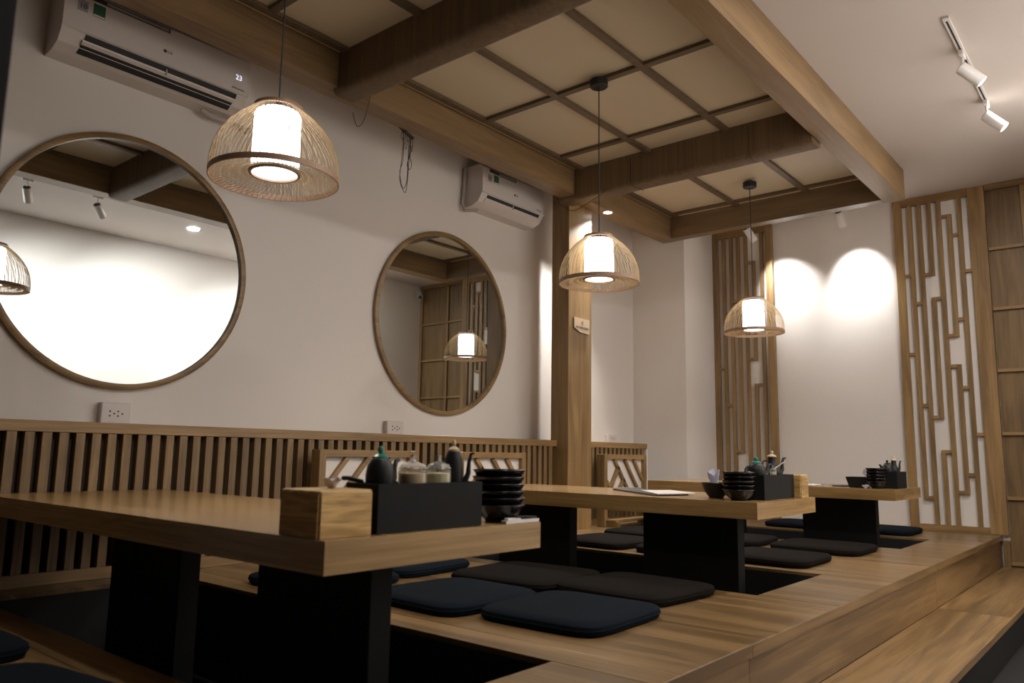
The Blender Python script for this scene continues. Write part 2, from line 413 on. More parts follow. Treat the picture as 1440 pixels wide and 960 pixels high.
# ------------------------------------------------------------------ wall sockets
def socket(label, y0, y1, z0, z1):
    t = thing('wall_socket', label, 'socket', (XW, (y0+y1)/2, z0), 'wall sockets on the cap shelf')
    hs = bpart('housing', 'white', t, XW+.001, XW+.045, y0, y1, z0, z1, bev=.004)
    w_ = y1-y0; cz = (z0+z1)/2; bm = BM()
    for s in (.38, .66):
        yc = y0+w_*s
        for dy, dz in ((-.012, .012), (-.012, -.012), (.010, 0)):
            lathe(bm, [(0, .0452), (.0052, .0452), (.0052, .0462), (0, .0462)], (XW, yc+dy, cz+dz), 8, ax=0)
    obj('pin_holes', bm, 'ink', hs)['kind'] = 'stuff'
socket('white double socket box below the large near mirror', 1.735, 1.885, .119, .235)
socket('white double socket box below the mirror nearer the pillar', 3.70, 3.86, .119, .22)
socket('small white socket box beyond the pillar above the short wainscot', 6.60, 6.76, .119, .21)
# ------------------------------------------------------------------ air conditioners
def aircon(label, y0, y1, two, disp):
    t = thing('air_conditioner', label, 'air conditioner', (XW, (y0+y1)/2, 2.0))
    X = lambda d: XW+d
    body = [(X(.001), 2.005), (X(.10), 2.012), (X(.165), 2.04), (X(.19), 2.075), (X(.205), 2.10), (X(.205), 2.33), (X(.18), 2.35), (X(.001), 2.35)]
    bm = BM(); prism(bm, body, y0, y1, 1); obj('housing', bm, 'white', t)
    bm = BM(); prism(bm, [(X(.205), 2.105), (X(.216), 2.11), (X(.216), 2.325), (X(.205), 2.33)], y0-.002, y1+.002, 1); obj('front_panel', bm, 'white', t)
    L_ = y1-y0
    def slot(s0, s1, z0, z1, d0, d1):
        bm = BM(); a, b_ = y0+L_*s0, y0+L_*s1
        prism(bm, [(X(d0), z0), (X(d0+.006), z0-.002), (X(d1+.006), z1-.002), (X(d1), z1)], a, b_, 1); obj('vent_slot', bm, 'slot', t)
    if two:
        slot(.11, .93, 2.066, 2.103, .184, .2055); slot(.10, .92, 2.022, 2.054, .128, .176)
        bm = BM(); prism(bm, [(X(.178), 2.050), (X(.196), 2.066), (X(.198), 2.074), (X(.180), 2.060)], y0+L_*.10, y0+L_*.93, 1); obj('louvre', bm, 'white', t)
        bpart('vane_clip', 'grey', t, X(.19), X(.205), y0+L_*.52, y0+L_*.526, 2.06, 2.1)
    else:
        slot(.09, .93, 2.07, 2.10, .186, .203)
        bm = BM(); prism(bm, [(X(.165), 2.038), (X(.200), 2.066), (X(.202), 2.072), (X(.166), 2.046)], y0+L_*.07, y0+L_*.94, 1); obj('louvre', bm, 'white', t)
        bpart('vane_clip', 'grey', t, X(.19), X(.208), y0+L_*.49, y0+L_*.50, 2.06, 2.1)
    F = X(.2165)
    bpart('energy_sticker', 'green', t, F-.001, F+.0008, y0+.135, y0+.195, 2.215, 2.285)
    bpart('energy_sticker', 'cloth', t, F-.001, F+.0009, y0+.137, y0+.193, 2.217, 2.226)
    wst = bpart('warranty_sticker', 'grey', t, F-.001, F+.0008, y0+.06, y0+.11, 2.215, 2.275)
    text('sticker_text', '10', .04, 'ink', wst, (F+.001, y0+.086, 2.243), (0, 1, 0), (0, 0, 1))
    bpart('promo_strip', 'menu', t, F-.001, F+.0008, y0+.08, y0+L_*.52, 2.296, 2.322)
    bpart('promo_strip', 'grey', t, F-.001, F+.0009, y0+.2, y0+L_*.51, 2.302, 2.316)
    bm = BM(); lathe(bm, [(0, 0), (.010, 0), (.010, .001), (0, .001)], (F, y0+L_*.50, 2.185), 16, ax=0); lgd = obj('logo_disc', bm, 'ink', t)
    text('logo_text', 'LG', .024, 'ink', lgd, (F+.001, y0+L_*.50+.027, 2.185), (0, 1, 0), (0, 0, 1))
    text('series_text', 'DUAL Inverter', .013, 'ink', t, (F+.001, y1-.07, 2.135), (0, 1, 0), (0, 0, 1))
    if disp: text('temperature_display', '23', .045, 'led', t, (F+.001, y1-.07, 2.205), (0, 1, 0), (0, 0, 1))
    return t
ac1 = aircon('long white air conditioner with two open vent slots above the large mirror', 1.31, 2.35, True, True)
ac2 = aircon('shorter white air conditioner beside the square pillar', 4.47, 5.285, False, False)
bm = BM(); tube(bm, [(XW+.06, 2.14, 1.995), (XW+.07, 2.2, 1.975), (XW+.06, 2.3, 1.985), (XW+.04, 2.5, 1.98)], .016, 8)
tag(obj('refrigerant_pipe', bm, 'pipe', None, True), 'wrapped pipe stub under the near air conditioner', 'pipe')
bm = BM(); tube(bm, [(XW+.03, 4.45, 2.34), (XW+.03, 4.44, 2.1), (XW+.03, 4.43, 2.03), (XW+.05, 4.44, 1.97), (XW+.09, 4.49, 1.975), (XW+.11, 4.53, 1.985)], .013, 8)
tag(obj('refrigerant_pipe', bm, 'pipe', None, True), 'curved pipe beside the left end of the far air conditioner', 'pipe')
# ------------------------------------------------------------------ loose cables
bm = BM()
def hang(pts, r=.0022): 
    # smooth catmull
    P = [Vector(p) for p in pts]; out = []
    for i in range(len(P)-1):
        p0, p1, p2, p3 = P[max(i-1, 0)], P[i], P[i+1], P[min(i+2, len(P)-1)]
        for k in range(6):
            s = k/6; out.append(.5*((2*p1)+(-p0+p2)*s+(2*p0-5*p1+4*p2-p3)*s*s+(-p0+3*p1-3*p2+p3)*s**3))
    out.append(P[-1]); tube(bm, out, r, 5)
xc = -3.87
hang([(xc, 3.30, 2.26), (xc, 3.36, 2.22), (xc, 3.41, 2.17), (xc, 3.40, 1.98), (xc, 3.39, 1.86), (xc, 3.42, 1.79), (xc, 3.455, 1.85), (xc, 3.46, 2.0), (xc, 3.465, 2.18)])
hang([(xc+.01, 3.40, 2.19), (xc+.01, 3.405, 2.0), (xc+.01, 3.38, 1.88), (xc+.01, 3.425, 1.765), (xc+.01, 3.45, 1.83), (xc+.01, 3.47, 2.18)])
hang([(xc+.02, 3.46, 2.18), (xc+.02, 3.45, 2.03), (xc+.02, 3.435, 1.96), (xc+.02, 3.455, 1.93), (xc+.02, 3.475, 1.97), (xc+.02, 3.46, 2.04), (xc+.02, 3.48, 2.12)])
for k in range(6):
    y = 3.385+.018*k; d = .05+.03*(k % 3)
    hang([(xc+.01, y, 2.2), (xc+.01, y-.004, 2.2-d), (xc+.01, y+.008, 2.185-d), (xc+.01, y+.014, 2.2-d), (xc+.01, y+.012, 2.19)], .0018)
bm2 = bm; tube(bm2, [(xc+.01, 3.34, 2.225), (xc+.01, 3.42, 2.195), (xc+.01, 3.49, 2.17)], .012, 7)
tag(obj('cable_bundle', bm, 'cord', None, True), 'tangled bundle of thin black cables hanging in loops under the left beam', 'cable')
bm = BM(); hang([(-3.60, 2.93, 2.30), (-3.64, 2.93, 2.24), (-3.75, 2.97, 2.10), (-3.82, 2.97, 2.07), (-3.86, 2.96, 2.17)])
tag(obj('loose_cable', bm, 'cord', None, True), 'short loose black cable hooked beside the near cross beam', 'cable')
bm = BM(); hang([(-3.84, 5.165, 2.30), (-3.845, 5.17, 2.2), (-3.82, 5.17, 2.135), (-3.70, 5.16, 2.05), (-3.62, 5.16, 2.05), (-3.42, 5.165, 2.12), (-3.33, 5.17, 2.17)])
hang([(-3.12, 5.174, 2.385), (-3.12, 5.174, 2.2), (-3.11, 5.2, 2.148), (-3.1, 5.28, 2.146), (-3.1, 5.345, 2.148)])
hang([(-2.13, 5.174, 2.385), (-2.13, 5.174, 2.2), (-2.13, 5.2, 2.148), (-2.13, 5.30, 2.146)])
tag(obj('looped_cord', bm, 'cord', None, True), 'thin black cord looped around and sagging under the far cross beam', 'cable')
# ------------------------------------------------------------------ pendant lamps
def pendant(label, y):
    x, z = -2.60, 1.045
    t = thing('pendant_lamp', label, 'lamp', (x, y, z), 'woven bamboo pendant lamps')
    R0, R1, H = .247, .088, .285
    def dome(s):    # s 0 bottom .. 1 top
        a = s*math.pi/2*.93
        h = math.sin(a)/math.sin(math.pi/2*.93); return (R1+(R0-R1)*(1-h**2.6), H*h)
    bm = BM(); n = 64
    for k in range(n):
        a = 2*math.pi*k/n; tw = .03
        pts = []
        for i in range(9):
            s = i/8; r, h = dome(s); aa = a+tw*s
            pts.append((x+r*math.cos(aa), y+r*math.sin(aa), z+.012+h))
        tube(bm, pts, .0015, 4, False)
        pts = []
        for i in range(9):
            s = i/8; r, h = dome(s); r -= .010; aa = a-tw*s+.04
            pts.append((x+r*math.cos(aa), y+r*math.sin(aa), z+.010+h))
        if k % 2 == 0: tube(bm, pts, .0010, 4, False)
    o = obj('dome_ribs', bm, 'rib', t); o['kind'] = 'stuff'
    bm = BM()
    for k in range(n):
        a = 2*math.pi*k/n
        for sg in (1, -1):
            tube(bm, [(x+.243*math.cos(a), y+.243*math.sin(a), z+.004), (x+.17*math.cos(a+.10*sg), y+.17*math.sin(a+.10*sg), z+.016), (x+.096*math.cos(a+.22*sg), y+.096*math.sin(a+.22*sg), z+.034)], .0011, 4, False)
    o = obj('base_ribs', bm, 'rib', t); o['kind'] = 'stuff'
    bm = BM(); lathe(bm, [(.244, 0), (.2485, 0), (.2485, .022), (.244, .022)], (x, y, z), 72, closed=True); obj('rim_hoop', bm, 'hoop', t, True)
    bm = BM(); lathe(bm, [(.088, .026), (.097, .026), (.097, .042), (.088, .042)], (x, y, z), 48, closed=True); obj('inner_hoop', bm, 'hoop', t, True)
    bm = BM(); lathe(bm, [(.083, H+.008), (.097, H+.008), (.094, H+.022), (.08, H+.022)], (x, y, z), 48, closed=True); obj('top_hoop', bm, 'hoop', t, True)
    bm = BM(); lathe(bm, [(0, .034), (.086, .034), (.092, .05), (.090, H-.02), (.082, H-.004), (0, H-.003)], (x, y, z), 40); obj('fabric_shade', bm, 'shade', t, True)
    bm = BM(); lathe(bm, [(0, H+.001), (.015, H+.001), (.015, H+.04), (.004, H+.05), (0, H+.05)], (x, y, z), 16); 
    for k in range(3):
        a = 2*math.pi*k/3; tube(bm, [(x, y, z+H+.018), (x+.088*math.cos(a), y+.088*math.sin(a), z+H+.015)], .003, 5)
    obj('lamp_holder', bm, 'cord', t)
    bm = BM(); tube(bm, [(x, y, z+H+.04), (x, y, 2.345)], .0035, 6); obj('hanging_cord', bm, 'cord', t)
    bm = BM(); lathe(bm, [(0, 2.336), (.052, 2.336), (.058, 2.342), (.058, 2.382), (0, 2.382)], (x, y, 0), 32); obj('ceiling_canopy', bm, 'cord', t, True)
    lamp('pendant_bulb', 'SPOT', (x, y, z+.028), P_PEND, (1, .88, .72), target=(x, y, 0), parent=t, size=.03, angle=140, blend=.6)
pendant('nearest and largest-looking pendant lamp, bamboo dome, over the near table', 1.63)
pendant('middle pendant lamp, bamboo dome, hanging in front of the square pillar', 3.93)
pendant('farthest pendant lamp, bamboo dome, in front of the narrow lattice screen', 6.31)
# ------------------------------------------------------------------ spots, track, downlights
def head(parent_thing, top, lens_dir, L_=.155, r=.037):
    d = Vector(lens_dir).normalized(); top = Vector(top)
    a = top-d*L_*.12; b_ = top+d*L_*.88
    bm = BM(); tube(bm, [a, a+d*.004, b_-d*.002, b_], [r*.86, r, r, r*.96], 20); sb = obj('spot_body', bm, 'lampwhite', parent_thing, True)
    bm = BM(); tube(bm, [b_-d*.001, b_+d*.0008], [r*.72, r*.72], 16); obj('spot_lens', bm, 'lens', sb)
    bm = BM(); tube(bm, [a-d*.0015, a+d*.001], [r*.8, r*.8], 16); obj('back_cap', bm, 'slot', sb)
    return b_+d*.01, d
def trackspot(label, x, y, tgt, power, hh=.11, ang=98, grp=None, top=2.445):
    t = thing('track_spotlight', label, 'spotlight', (x, y, top), grp)
    bpart('adapter', 'lampwhite', t, x-.014, x+.014, y-.045, y+.045, top-.035, top, bev=.003)
    bm = BM(); tube(bm, [(x, y, top-.035), (x, y, top-hh)], .007, 8); obj('bracket_arm', bm, 'lampwhite', t)
    c = Vector((x, y, top-hh)); e_, d = head(t, c, Vector(tgt)-c)
    lamp('spot_beam', 'SPOT', e_, power, (1, .985, .965), target=tgt, parent=t, size=.02, angle=ang, blend=1.0)
    return t
tr = thing('lighting_track', 'white lighting track with dark slot on the ceiling right of the beam', 'track', (-.74, 5.1, ZC))
def track(t, x, y0, y1):
    tk = bpart('track_rail', 'lampwhite', t, x-.018, x+.018, y0, y1, ZC-.016, ZC-.0005, bev=.002)
    bpart('track_slot', 'slot', tk, x-.005, x+.005, y0+.03, y1-.03, ZC-.017, ZC-.0155)
track(tr, -.745, 4.62, 5.95)
tr2 = thing('lighting_track', 'white lighting track seen only reflected in the large near mirror', 'track', (-.74, 2.9, ZC))
track(tr2, -.745, 1.9, 3.55)
trackspot('bright white track spotlight high at the right, nearer of the two on the ceiling', -.745, 5.08, (.66, 5.5, .8), P_SPOT)
trackspot('lower white track spotlight at the far end of the ceiling track', -.745, 5.92, (.66, 6.1, .8), P_SPOT)
trackspot('tilted white track spotlight reflected at the left of the large mirror', -.745, 2.36, (.66, 3.2, .9), P_SPOT)
trackspot('upright white track spotlight reflected in the middle of the large mirror', -.745, 2.98, (.66, 4.6, .8), P_SPOT)
tr3 = thing('lighting_track', 'white lighting track hidden behind the short back beam', 'track', (-2.7, 7.35, ZC))
bpart('track_rail', 'lampwhite', tr3, -3.4, -1.9, 7.332, 7.368, ZC-.016, ZC-.0005, bev=.002)
trackspot('white spotlight under the back beam next to the pendant cord', -3.07, 7.35, (-2.86, YB, 1.72), P_BACK, .16, 66)
trackspot('white spotlight under the back beam above the bare wall', -2.17, 7.35, (-2.15, YB, 1.72), P_BACK, .16, 66)
def downlight(label, x, y, z, power, r=.06, ang=120, tgt=None, col=(1, .97, .93)):
    t = thing('recessed_downlight', label, 'downlight', (x, y, z))
    bm = BM(); lathe(bm, [(r, -.001), (r+.014, -.001), (r+.012, -.006), (r, -.005)], (x, y, z), 32, closed=True); obj('trim_ring', bm, 'lampwhite', t, True)
    bm = BM(); lathe(bm, [(0, -.0045), (r, -.0045), (r, -.001), (0, -.001)], (x, y, z), 32); obj('light_disc', bm, 'disc', t)
    if ang > 140: lamp('downlight_beam', 'AREA', (x, y, z-.012), power, col, target=(x, y, z-1), parent=t, size=2*r)
    else: lamp('downlight_beam', 'SPOT', (x, y, z-.012), power, col, target=tgt or (x, y, z-1), parent=t, size=.03, angle=ang, blend=.8)
downlight('small round downlight in the beam next to the top of the pillar', -3.715, 5.76, 2.19, 150.0, r=.035, ang=100, tgt=(-3.86, 5.45, .9))
downlight('round ceiling downlight reflected at the right of the large mirror', -.38, 4.15, ZC, P_DOWN, ang=150)
downlight('added unseen ceiling downlight over the aisle to the right of the near table', -.38, 1.9, ZC, P_DOWN, ang=150)  # added out of view to raise the general room light
downlight('added unseen ceiling downlight over the aisle near the wall jog', -.38, 5.95, ZC, P_DOWN, ang=150)  # extra lamp added for fill, no fitting known here
# ------------------------------------------------------------------ low tables
def table(label, x0, x1, y0, y1, yp):
    t = thing('low_table', label, 'table', ((x0+x1)/2, (y0+y1)/2, ZF+.06), 'low tables over the leg wells')
    z0 = ZT-.078
    bpart('table_top', 'table_x', t, x0+.0015, x1-.0015, y0+.0015, y1-.0015, z0, ZT, bev=.001)
    bpart('edge_band', 'table_y', t, x1-.0015, x1, y0, y1, z0, ZT-.0005)
    bpart('edge_band', 'table_x', t, x0, x1-.002, y0, y0+.0015, z0, ZT-.0005)
    for a, b_ in ((-3.30, -2.75), (-2.25, -1.70)):
        bpart('pedestal', 'black', t, a, b_, yp-.04, yp+.04, ZF+.061, z0, bev=.003)
    return t
table('near low wooden table carrying the bamboo tissue box and glass jars', -3.925, -1.50, 1.13, 1.94, 1.48)
table('middle low wooden table carrying the menu board and teapots', -3.42, -1.46, 3.52, 4.30, 3.88)
table('far low wooden table by the back wall, smallest in view', -3.42, -1.46, 5.92, 6.66, 6.36)
# ------------------------------------------------------------------ cushions
def cushion(label, x, y, mat, rot=0, sx=.55, sy=.56, h=.048, grp=None):
    bm = BM(); n = 20
    def sq(a, r):
        c, s = math.cos(a), math.sin(a); p = 6.5
        k = 1/((abs(c)**p+abs(s)**p)**(1/p)); return k*c*r, k*s*r
    prof = [(0, 0), (.95, 0), (.985, .006), (1.0, .022), (.992, .036), (.955, .045), (.80, .050), (.4, .052), (0, .052)]
    rings = []
    for r, z in prof:
        if r == 0: rings.append([bm.verts.new((0, 0, z))]); continue
        ring = []
        for k in range(48):
            u, v = sq(2*math.pi*k/48, r); ring.append(bm.verts.new((u*sx/2, v*sy/2, z*h/.05)))
        rings.append(ring)
    for a, b_ in zip(rings, rings[1:]):
        for k in range(48):
            k2 = (k+1) % 48
            if len(a) == 1: bm.faces.new((a[0], b_[k], b_[k2]))
            elif len(b_) == 1: bm.faces.new((a[k], b_[0], a[k2]))
            else: bm.faces.new((a[k], b_[k], b_[k2], a[k2]))
    t = thing('floor_cushion', label, 'cushion', (0, 0, 0), grp)
    o = obj('cushion_cover', bm, mat, t, True)
    bm = BM(); pts = [(sq(2*math.pi*k/48, 1.0)[0]*sx/2, sq(2*math.pi*k/48, 1.0)[1]*sy/2, .022*h/.05) for k in range(49)]
    tube(bm, pts, .003, 5, False); obj('piping', bm, mat, t, True)
    t.location = (x, y, ZP+.001); t.rotation_euler = (0, 0, R(rot)); return t
BLU, BRN = 'navy floor cushions', 'brown floor cushions'
cushion('navy cushion nearest the camera in the pair beside the near table, rightmost', -1.80, 2.53, 'blue', 2, grp=BLU)
cushion('navy cushion in the pair beside the near table, next to the table pedestal', -2.36, 2.46, 'blue', -3, grp=BLU)
cushion('dark navy cushion half hidden behind the near table, left of the pair', -3.11, 2.35, 'blue', 0, grp=BLU)
cushion('dark navy cushion glimpsed under the near table edge, deepest in the row', -3.19, 2.93, 'blue', 3, grp=BLU)
cushion('navy cushion cut off at the left border of the frame', -2.86, .66, 'blue', 3, grp=BLU)
cushion('navy cushion cut off at the bottom border, lower left', -2.13, .64, 'blue', 8, grp=BLU)
cushion('large dark brown cushion in front of the middle table, right one', -1.90, 3.17, 'brown', -4, .58, .56, grp=BRN)
cushion('dark brown cushion in front of the middle table, left one under the near tabletop corner', -2.48, 3.10, 'brown', 4, .60, .58, grp=BRN)
cushion('brown cushion right behind the middle table pedestal, at the well corner', -1.87, 4.76, 'brown', 0, grp=BRN)
cushion('brown cushion behind the middle table, between its two pedestals', -2.45, 4.75, 'brown', 3, grp=BRN)
cushion('brown cushion behind the middle table in front of the pillar foot', -3.06, 4.74, 'brown', -3, grp=BRN)
cushion('brown cushion in front of the far table, rightmost and lit on top', -1.84, 5.55, 'brown', 0, .60, grp=BRN)
cushion('brown cushion in front of the far table, partly behind a black pedestal', -2.50, 5.55, 'brown', 2, grp=BRN)
cushion('brown cushion beside the pillar foot in front of the far slatted backrest', -3.14, 5.48, 'brown', -2, .60, grp=BRN)
cushion('dark cushion beyond the far table near the lattice foot, rightmost', -1.93, 7.30, 'blue', 0, .58, grp=BLU)
cushion('dark cushion beyond the far table, behind its pedestal', -2.60, 7.32, 'blue', 0, .58, grp=BLU)
# ------------------------------------------------------------------ wooden floor-chair backs
def backrest(label, y0, y1, flip):
    x1 = -3.78; x0 = -3.83; zt, zi = .008, -.035; W_ = y1-y0
    t = thing('floor_chair', label, 'chair', ((x0+x1)/2, (y0+y1)/2, ZP), 'wooden floor chairs with slatted white backs')
    bpart('stile', 'oak_z', t, x0-.03, x1, y0, y0+.05, ZP+.001, zt, bev=.003)
    bpart('stile', 'oak_z', t, x0-.03, x1, y1-.05, y1, ZP+.001, zt, bev=.003)
    bpart('top_rail', 'oak_y', t, x0, x1-.002, y0+.05, y1-.05, zi, zt)
    bpart('bottom_rail', 'oak_y', t, x0, x1-.002, y0+.05, y1-.05, -.46, -.42)
    bpart('white_panel', 'wall', t, x0+.004, x0+.016, y0+.05, y1-.05, -.42, zi)
    a, b_ = y0+.05, y1-.05; w_ = b_-a; zb = -.42
    def bar(s0, z0, s1, z1):
        # clipped diagonal bar, s fractions across, z in metres below top
        p0 = Vector((a+w_*s0, zi-z0)); p1 = Vector((a+w_*s1, zi-z1))
        if flip: p0.x = a+b_-p0.x; p1.x = a+b_-p1.x
        d = (p1-p0).normalized(); nrm = Vector((-d.y, d.x))*.018
        bm = BM(); q = [p0+nrm, p1+nrm, p1-nrm, p0-nrm]
        q = [(min(max(v.x, a), b_), min(max(v.y, zb), zi)) for v in q]
        prism(bm, q, x0+.016, x1-.008, 0); obj('diagonal_slat', bm, 'oak_y', t)
    H_ = .385
    bar(.22, 0, .72, H_); bar(.50, 0, 1.0, H_*.98); bar(.75, 0, 1.0, .19); bar(.33, .07, .03, .33); bar(.47, .18, .20, H_)
    bar(0, .19, .30, H_); bar(.58, .27, .48, H_)
    bpart('seat_board', 'oak_x', t, x1+.001, x1+.10, y0+.02, y1-.02, ZP+.05, ZP+.065)
    bpart('foot_bar', 'oak_x', t, x1+.001, x1+.12, y0+.03, y0+.06, ZP+.001, ZP+.049); bpart('foot_bar', 'oak_x', t, x1+.001, x1+.12, y1-.06, y1-.03, ZP+.001, ZP+.049)
backrest('slatted wooden floor chair against the wainscot behind the green-lidded pot, left one', 2.78, 3.54, True)
backrest('slatted wooden floor chair against the wainscot just left of the pillar', 3.96, 4.70, False)
backrest('slatted wooden floor chair right of the pillar below the small socket', 5.80, 6.53, False)
# ------------------------------------------------------------------ things on the tables
def tissue_box(label, x0, x1, y0, y1, h, mark=False, tissue=True):
    t = thing('tissue_box', label, 'tissue box', ((x0+x1)/2, (y0+y1)/2, ZT), 'bamboo tissue boxes')
    bpart('bamboo_case', 'bamboo_y', t, x0+.002, x1-.002, y0+.002, y1-.002, ZT+.001, ZT+h, bev=.006, seg=3, smooth=True)
    bpart('side_panel', 'bamboo_x', t, x0+.006, x1-.006, y0, y0+.002, ZT+.001, ZT+h-.008)
    bpart('side_panel', 'bamboo_y', t, x1-.002, x1, y0+.006, y1-.006, ZT+.001, ZT+h-.008)
    if mark:
        text('burnt_mark', 'Y', .035, 'hoop', t, (x1+.001, (y0+y1)/2-.02, ZT+.04), (0, 1, 0), (0, 0, 1))
        text('burnt_mark', 'E', .030, 'hoop', t, (x1+.001, (y0+y1)/2+.015, ZT+.035), (0, 1, 0), (0, 0, 1))
    return t
def tissue(label, x, y, z, s=.05, h=.05):
    bm = BM(); n = 14; rings = []
    rnd = random.Random(int(x*1000)+int(y*77))
    for j, (rr, hh) in enumerate(((.35, 0), (.5, .3), (.8, .65), (1.0, 1.0))):
        rings.append([bm.verts.new((x+s*rr*(.6+.5*rnd.random())*math.cos(2*math.pi*k/n), y+s*.5*rr*(.6+.5*rnd.random())*math.sin(2*math.pi*k/n), z+h*hh*(1 if j < 3 else .75+.5*rnd.random()))) for k in range(n)])
    for a, b_ in zip(rings, rings[1:]):
        for k in range(n): bm.faces.new((a[k], a[(k+1) % n], b_[(k+1) % n], b_[k]))
    bm.faces.new(rings[0][::-1])
    return tag(obj('paper_tissue', bm, 'paper', None, True), label, 'tissue')
tissue_box('bamboo tissue box on the near corner of the near table', -1.70, -1.535, 1.135, 1.30, .113)
tissue('lilac-white tissue poking out of the near bamboo box', -1.625, 1.235, ZT+.114, .038, .024)
tissue_box('small bamboo tissue box with a burnt mark on the middle table', -1.62, -1.475, 4.14, 4.25, .12, True)
def caddy(label, x0, x1, y0, y1, h, grp='black condiment caddies'):
    t = thing('condiment_caddy', label, 'caddy', ((x0+x1)/2, (y0+y1)/2, ZT), grp); z0 = ZT+.001; z1 = ZT+h; w_ = .008
    bpart('tray_base', 'black', t, x0, x1, y0, y1, z0, z0+.008)
    for d in ((x0, x0+w_, y0, y1), (x1-w_, x1, y0, y1), (x0+w_, x1-w_, y0, y0+w_), (x0+w_, x1-w_, y1-w_, y1)):
        bpart('tray_side', 'black', t, *d, z0+.008, z1)
    return t
def pot(label, x, y, z0, r, hbody, lid, spout_dir, neck=False, handle=True, tall=.05):
    t = thing('teapot' if not neck else 'sauce_pot', label, 'pot', (x, y, z0), 'dark ceramic pots')
    if neck: prof = [(0, 0), (r*.7, 0), (r, hbody*.25), (r*.98, hbody*.4), (r*.62, hbody*.65), (r*.5, hbody*.8), (r*.52, hbody), (r*.42, hbody), (0, hbody)]
    else: prof = [(0, 0), (r*.8, 0), (r*.98, hbody*.2), (r, hbody*.55), (r*.9, hbody*.82), (r*.62, hbody), (0, hbody)]
    bm = BM(); lathe(bm, prof, (x, y, z0), 28); obj('pot_body', bm, 'clay', t, True)
    lm = lid; k = r*.56 if not neck else r*.58
    bm = BM(); lathe(bm, [(0, hbody+.001), (k, hbody+.001), (k*1.02, hbody+.006), (k*.6, hbody+.013), (0, hbody+.016)], (x, y, z0), 24)
    ld = obj('lid', bm, lm, t, True)
    bm = BM(); lathe(bm, [(0, hbody+.013), (k*.22, hbody+.014), (k*.40, hbody+.022), (k*.40, hbody+.027), (k*.25, hbody+.033), (0, hbody+.034)], (x, y, z0), 16)
    obj('lid_knob', bm, lm, ld, True)
    d = Vector((math.cos(R(spout_dir)), math.sin(R(spout_dir)), 0)); P = Vector((x, y, z0))
    up = Vector((0, 0, 1)); hb = hbody
    bm = BM(); q = [P+d*r*.6+up*hb*.18, P+d*r*1.15+up*hb*.24, P+d*r*1.5+up*hb*.46, P+d*r*1.55+up*hb*.72, P+d*r*1.75+up*hb*.95, P+d*r*2.05+up*hb*.96]
    tube(bm, q, [r*.42, r*.36, r*.27, r*.20, r*.16, r*.13], 10); obj('spout', bm, 'clay', t, True)
    if handle:
        bm = BM(); q = [P-d*r*(.85 if not neck else .5)+up*hb*(.8)]
        for a in range(1, 8):
            an = math.pi*a/8; q.append(P-d*r*(.9+.65*math.sin(an))+up*hb*(.5+.36*math.cos(an)))
        q.append(P-d*r*.95+up*hb*.2); tube(bm, q, r*.10, 8); obj('handle', bm, 'clay', t, True)
    return t
def jar(label, x, y, z0, r, h, fill, lid='glass'):
    t = thing('glass_jar', label, 'jar', (x, y, z0), 'glass condiment jars')
    bm = BM(); lathe(bm, [(0, .0), (r*.9, 0), (r, .006), (r, h*.55), (r*.96, h*.60), (r*.92, h*.60), (r*.93, .008), (0, .008)], (x, y, z0), 28); obj('jar_body', bm, 'glass', t, True)
    bm = BM(); lathe(bm, [(0, .009), (r*.90, .009), (r*.90, h*.5), (0, h*.52)], (x, y, z0), 24); obj('contents', bm, fill, t, True)
    bm = BM(); lathe(bm, [(0, h*.615), (r*1.0, h*.615), (r*1.02, h*.63), (r*.8, h*.74), (r*.35, h*.81), (r*.18, h*.83), (r*.24, h*.92), (r*.14, h), (0, h)], (x, y, z0), 28); obj('lid', bm, 'glass', t, True)
    return t
def bowl(label, x, y, z, r, h, grp, mat='glaze'):
    bm = BM(); lathe(bm, [(0, 0), (r*.48, 0), (r*.50, .006), (r*.78, h*.45), (r*.95, h*.92), (r, h), (r*.985, h+.002), (r*.92, h*.93), (r*.74, h*.5), (r*.3, h*.2), (0, h*.16)], (x, y, z), 36)
    return tag(obj('bowl', bm, mat, None, True), label, 'bowl', grp)
def ordn(k, n):
    return 'bottom' if k == 0 else 'topmost' if k == n-1 else ('second', 'third', 'fourth', 'fifth')[k-1]+' from the bottom'
# near table
caddy('large black condiment caddy beside the bamboo box on the near table', -1.66, -1.53, 1.31, 1.70, .125)
zc = ZT+.010
def riser(x0, x1, y0, y1, h, label): return tag(bpart('divider_block', 'black', None, x0, x1, y0, y1, zc, zc+h), label, 'caddy insert')
riser(-1.648, -1.542, 1.322, 1.688, .085, 'low black platform inside the near caddy holding jars and pots')
zj = zc+.0855
pot('black pot with a turquoise lid on the near caddy', -1.600, 1.372, zj, .038, .092, 'greenlid', 100, handle=False)
jar('glass jar of orange chilli paste, left of the two on the near caddy', -1.60, 1.490, zj, .040, .105, 'spice')
jar('glass jar of pale pickled garlic, right of the two on the near caddy', -1.585, 1.575, zj-.0, .036, .105, 'garlic')
pot('tall black soy pot with a pale wooden lid on the near caddy', -1.595, 1.645, zj, .029, .115, 'woodlid', 42, neck=False)
for k in range(6):
    bowl('black bowl right of the near caddy, '+ordn(k, 6)+' in its stack', -1.588, 1.84+.002*(k % 2), ZT+.001+k*.021, .082, .050, 'black bowls stacked on the near table')
bm = BM(); tube(bm, [(-1.70, 1.33, ZT+.135), (-1.66, 1.32, ZT+.136), (-1.62, 1.33, ZT+.128)], [.006, .006, .006], 8)
tag(obj('ladle_handle', bm, 'black', None, True), 'short black handle sticking out over the near bamboo box', 'ladle')
t = thing('folded_napkin', 'folded white napkin at the right edge of the near table', 'napkin', (-1.515, 1.87, ZT))
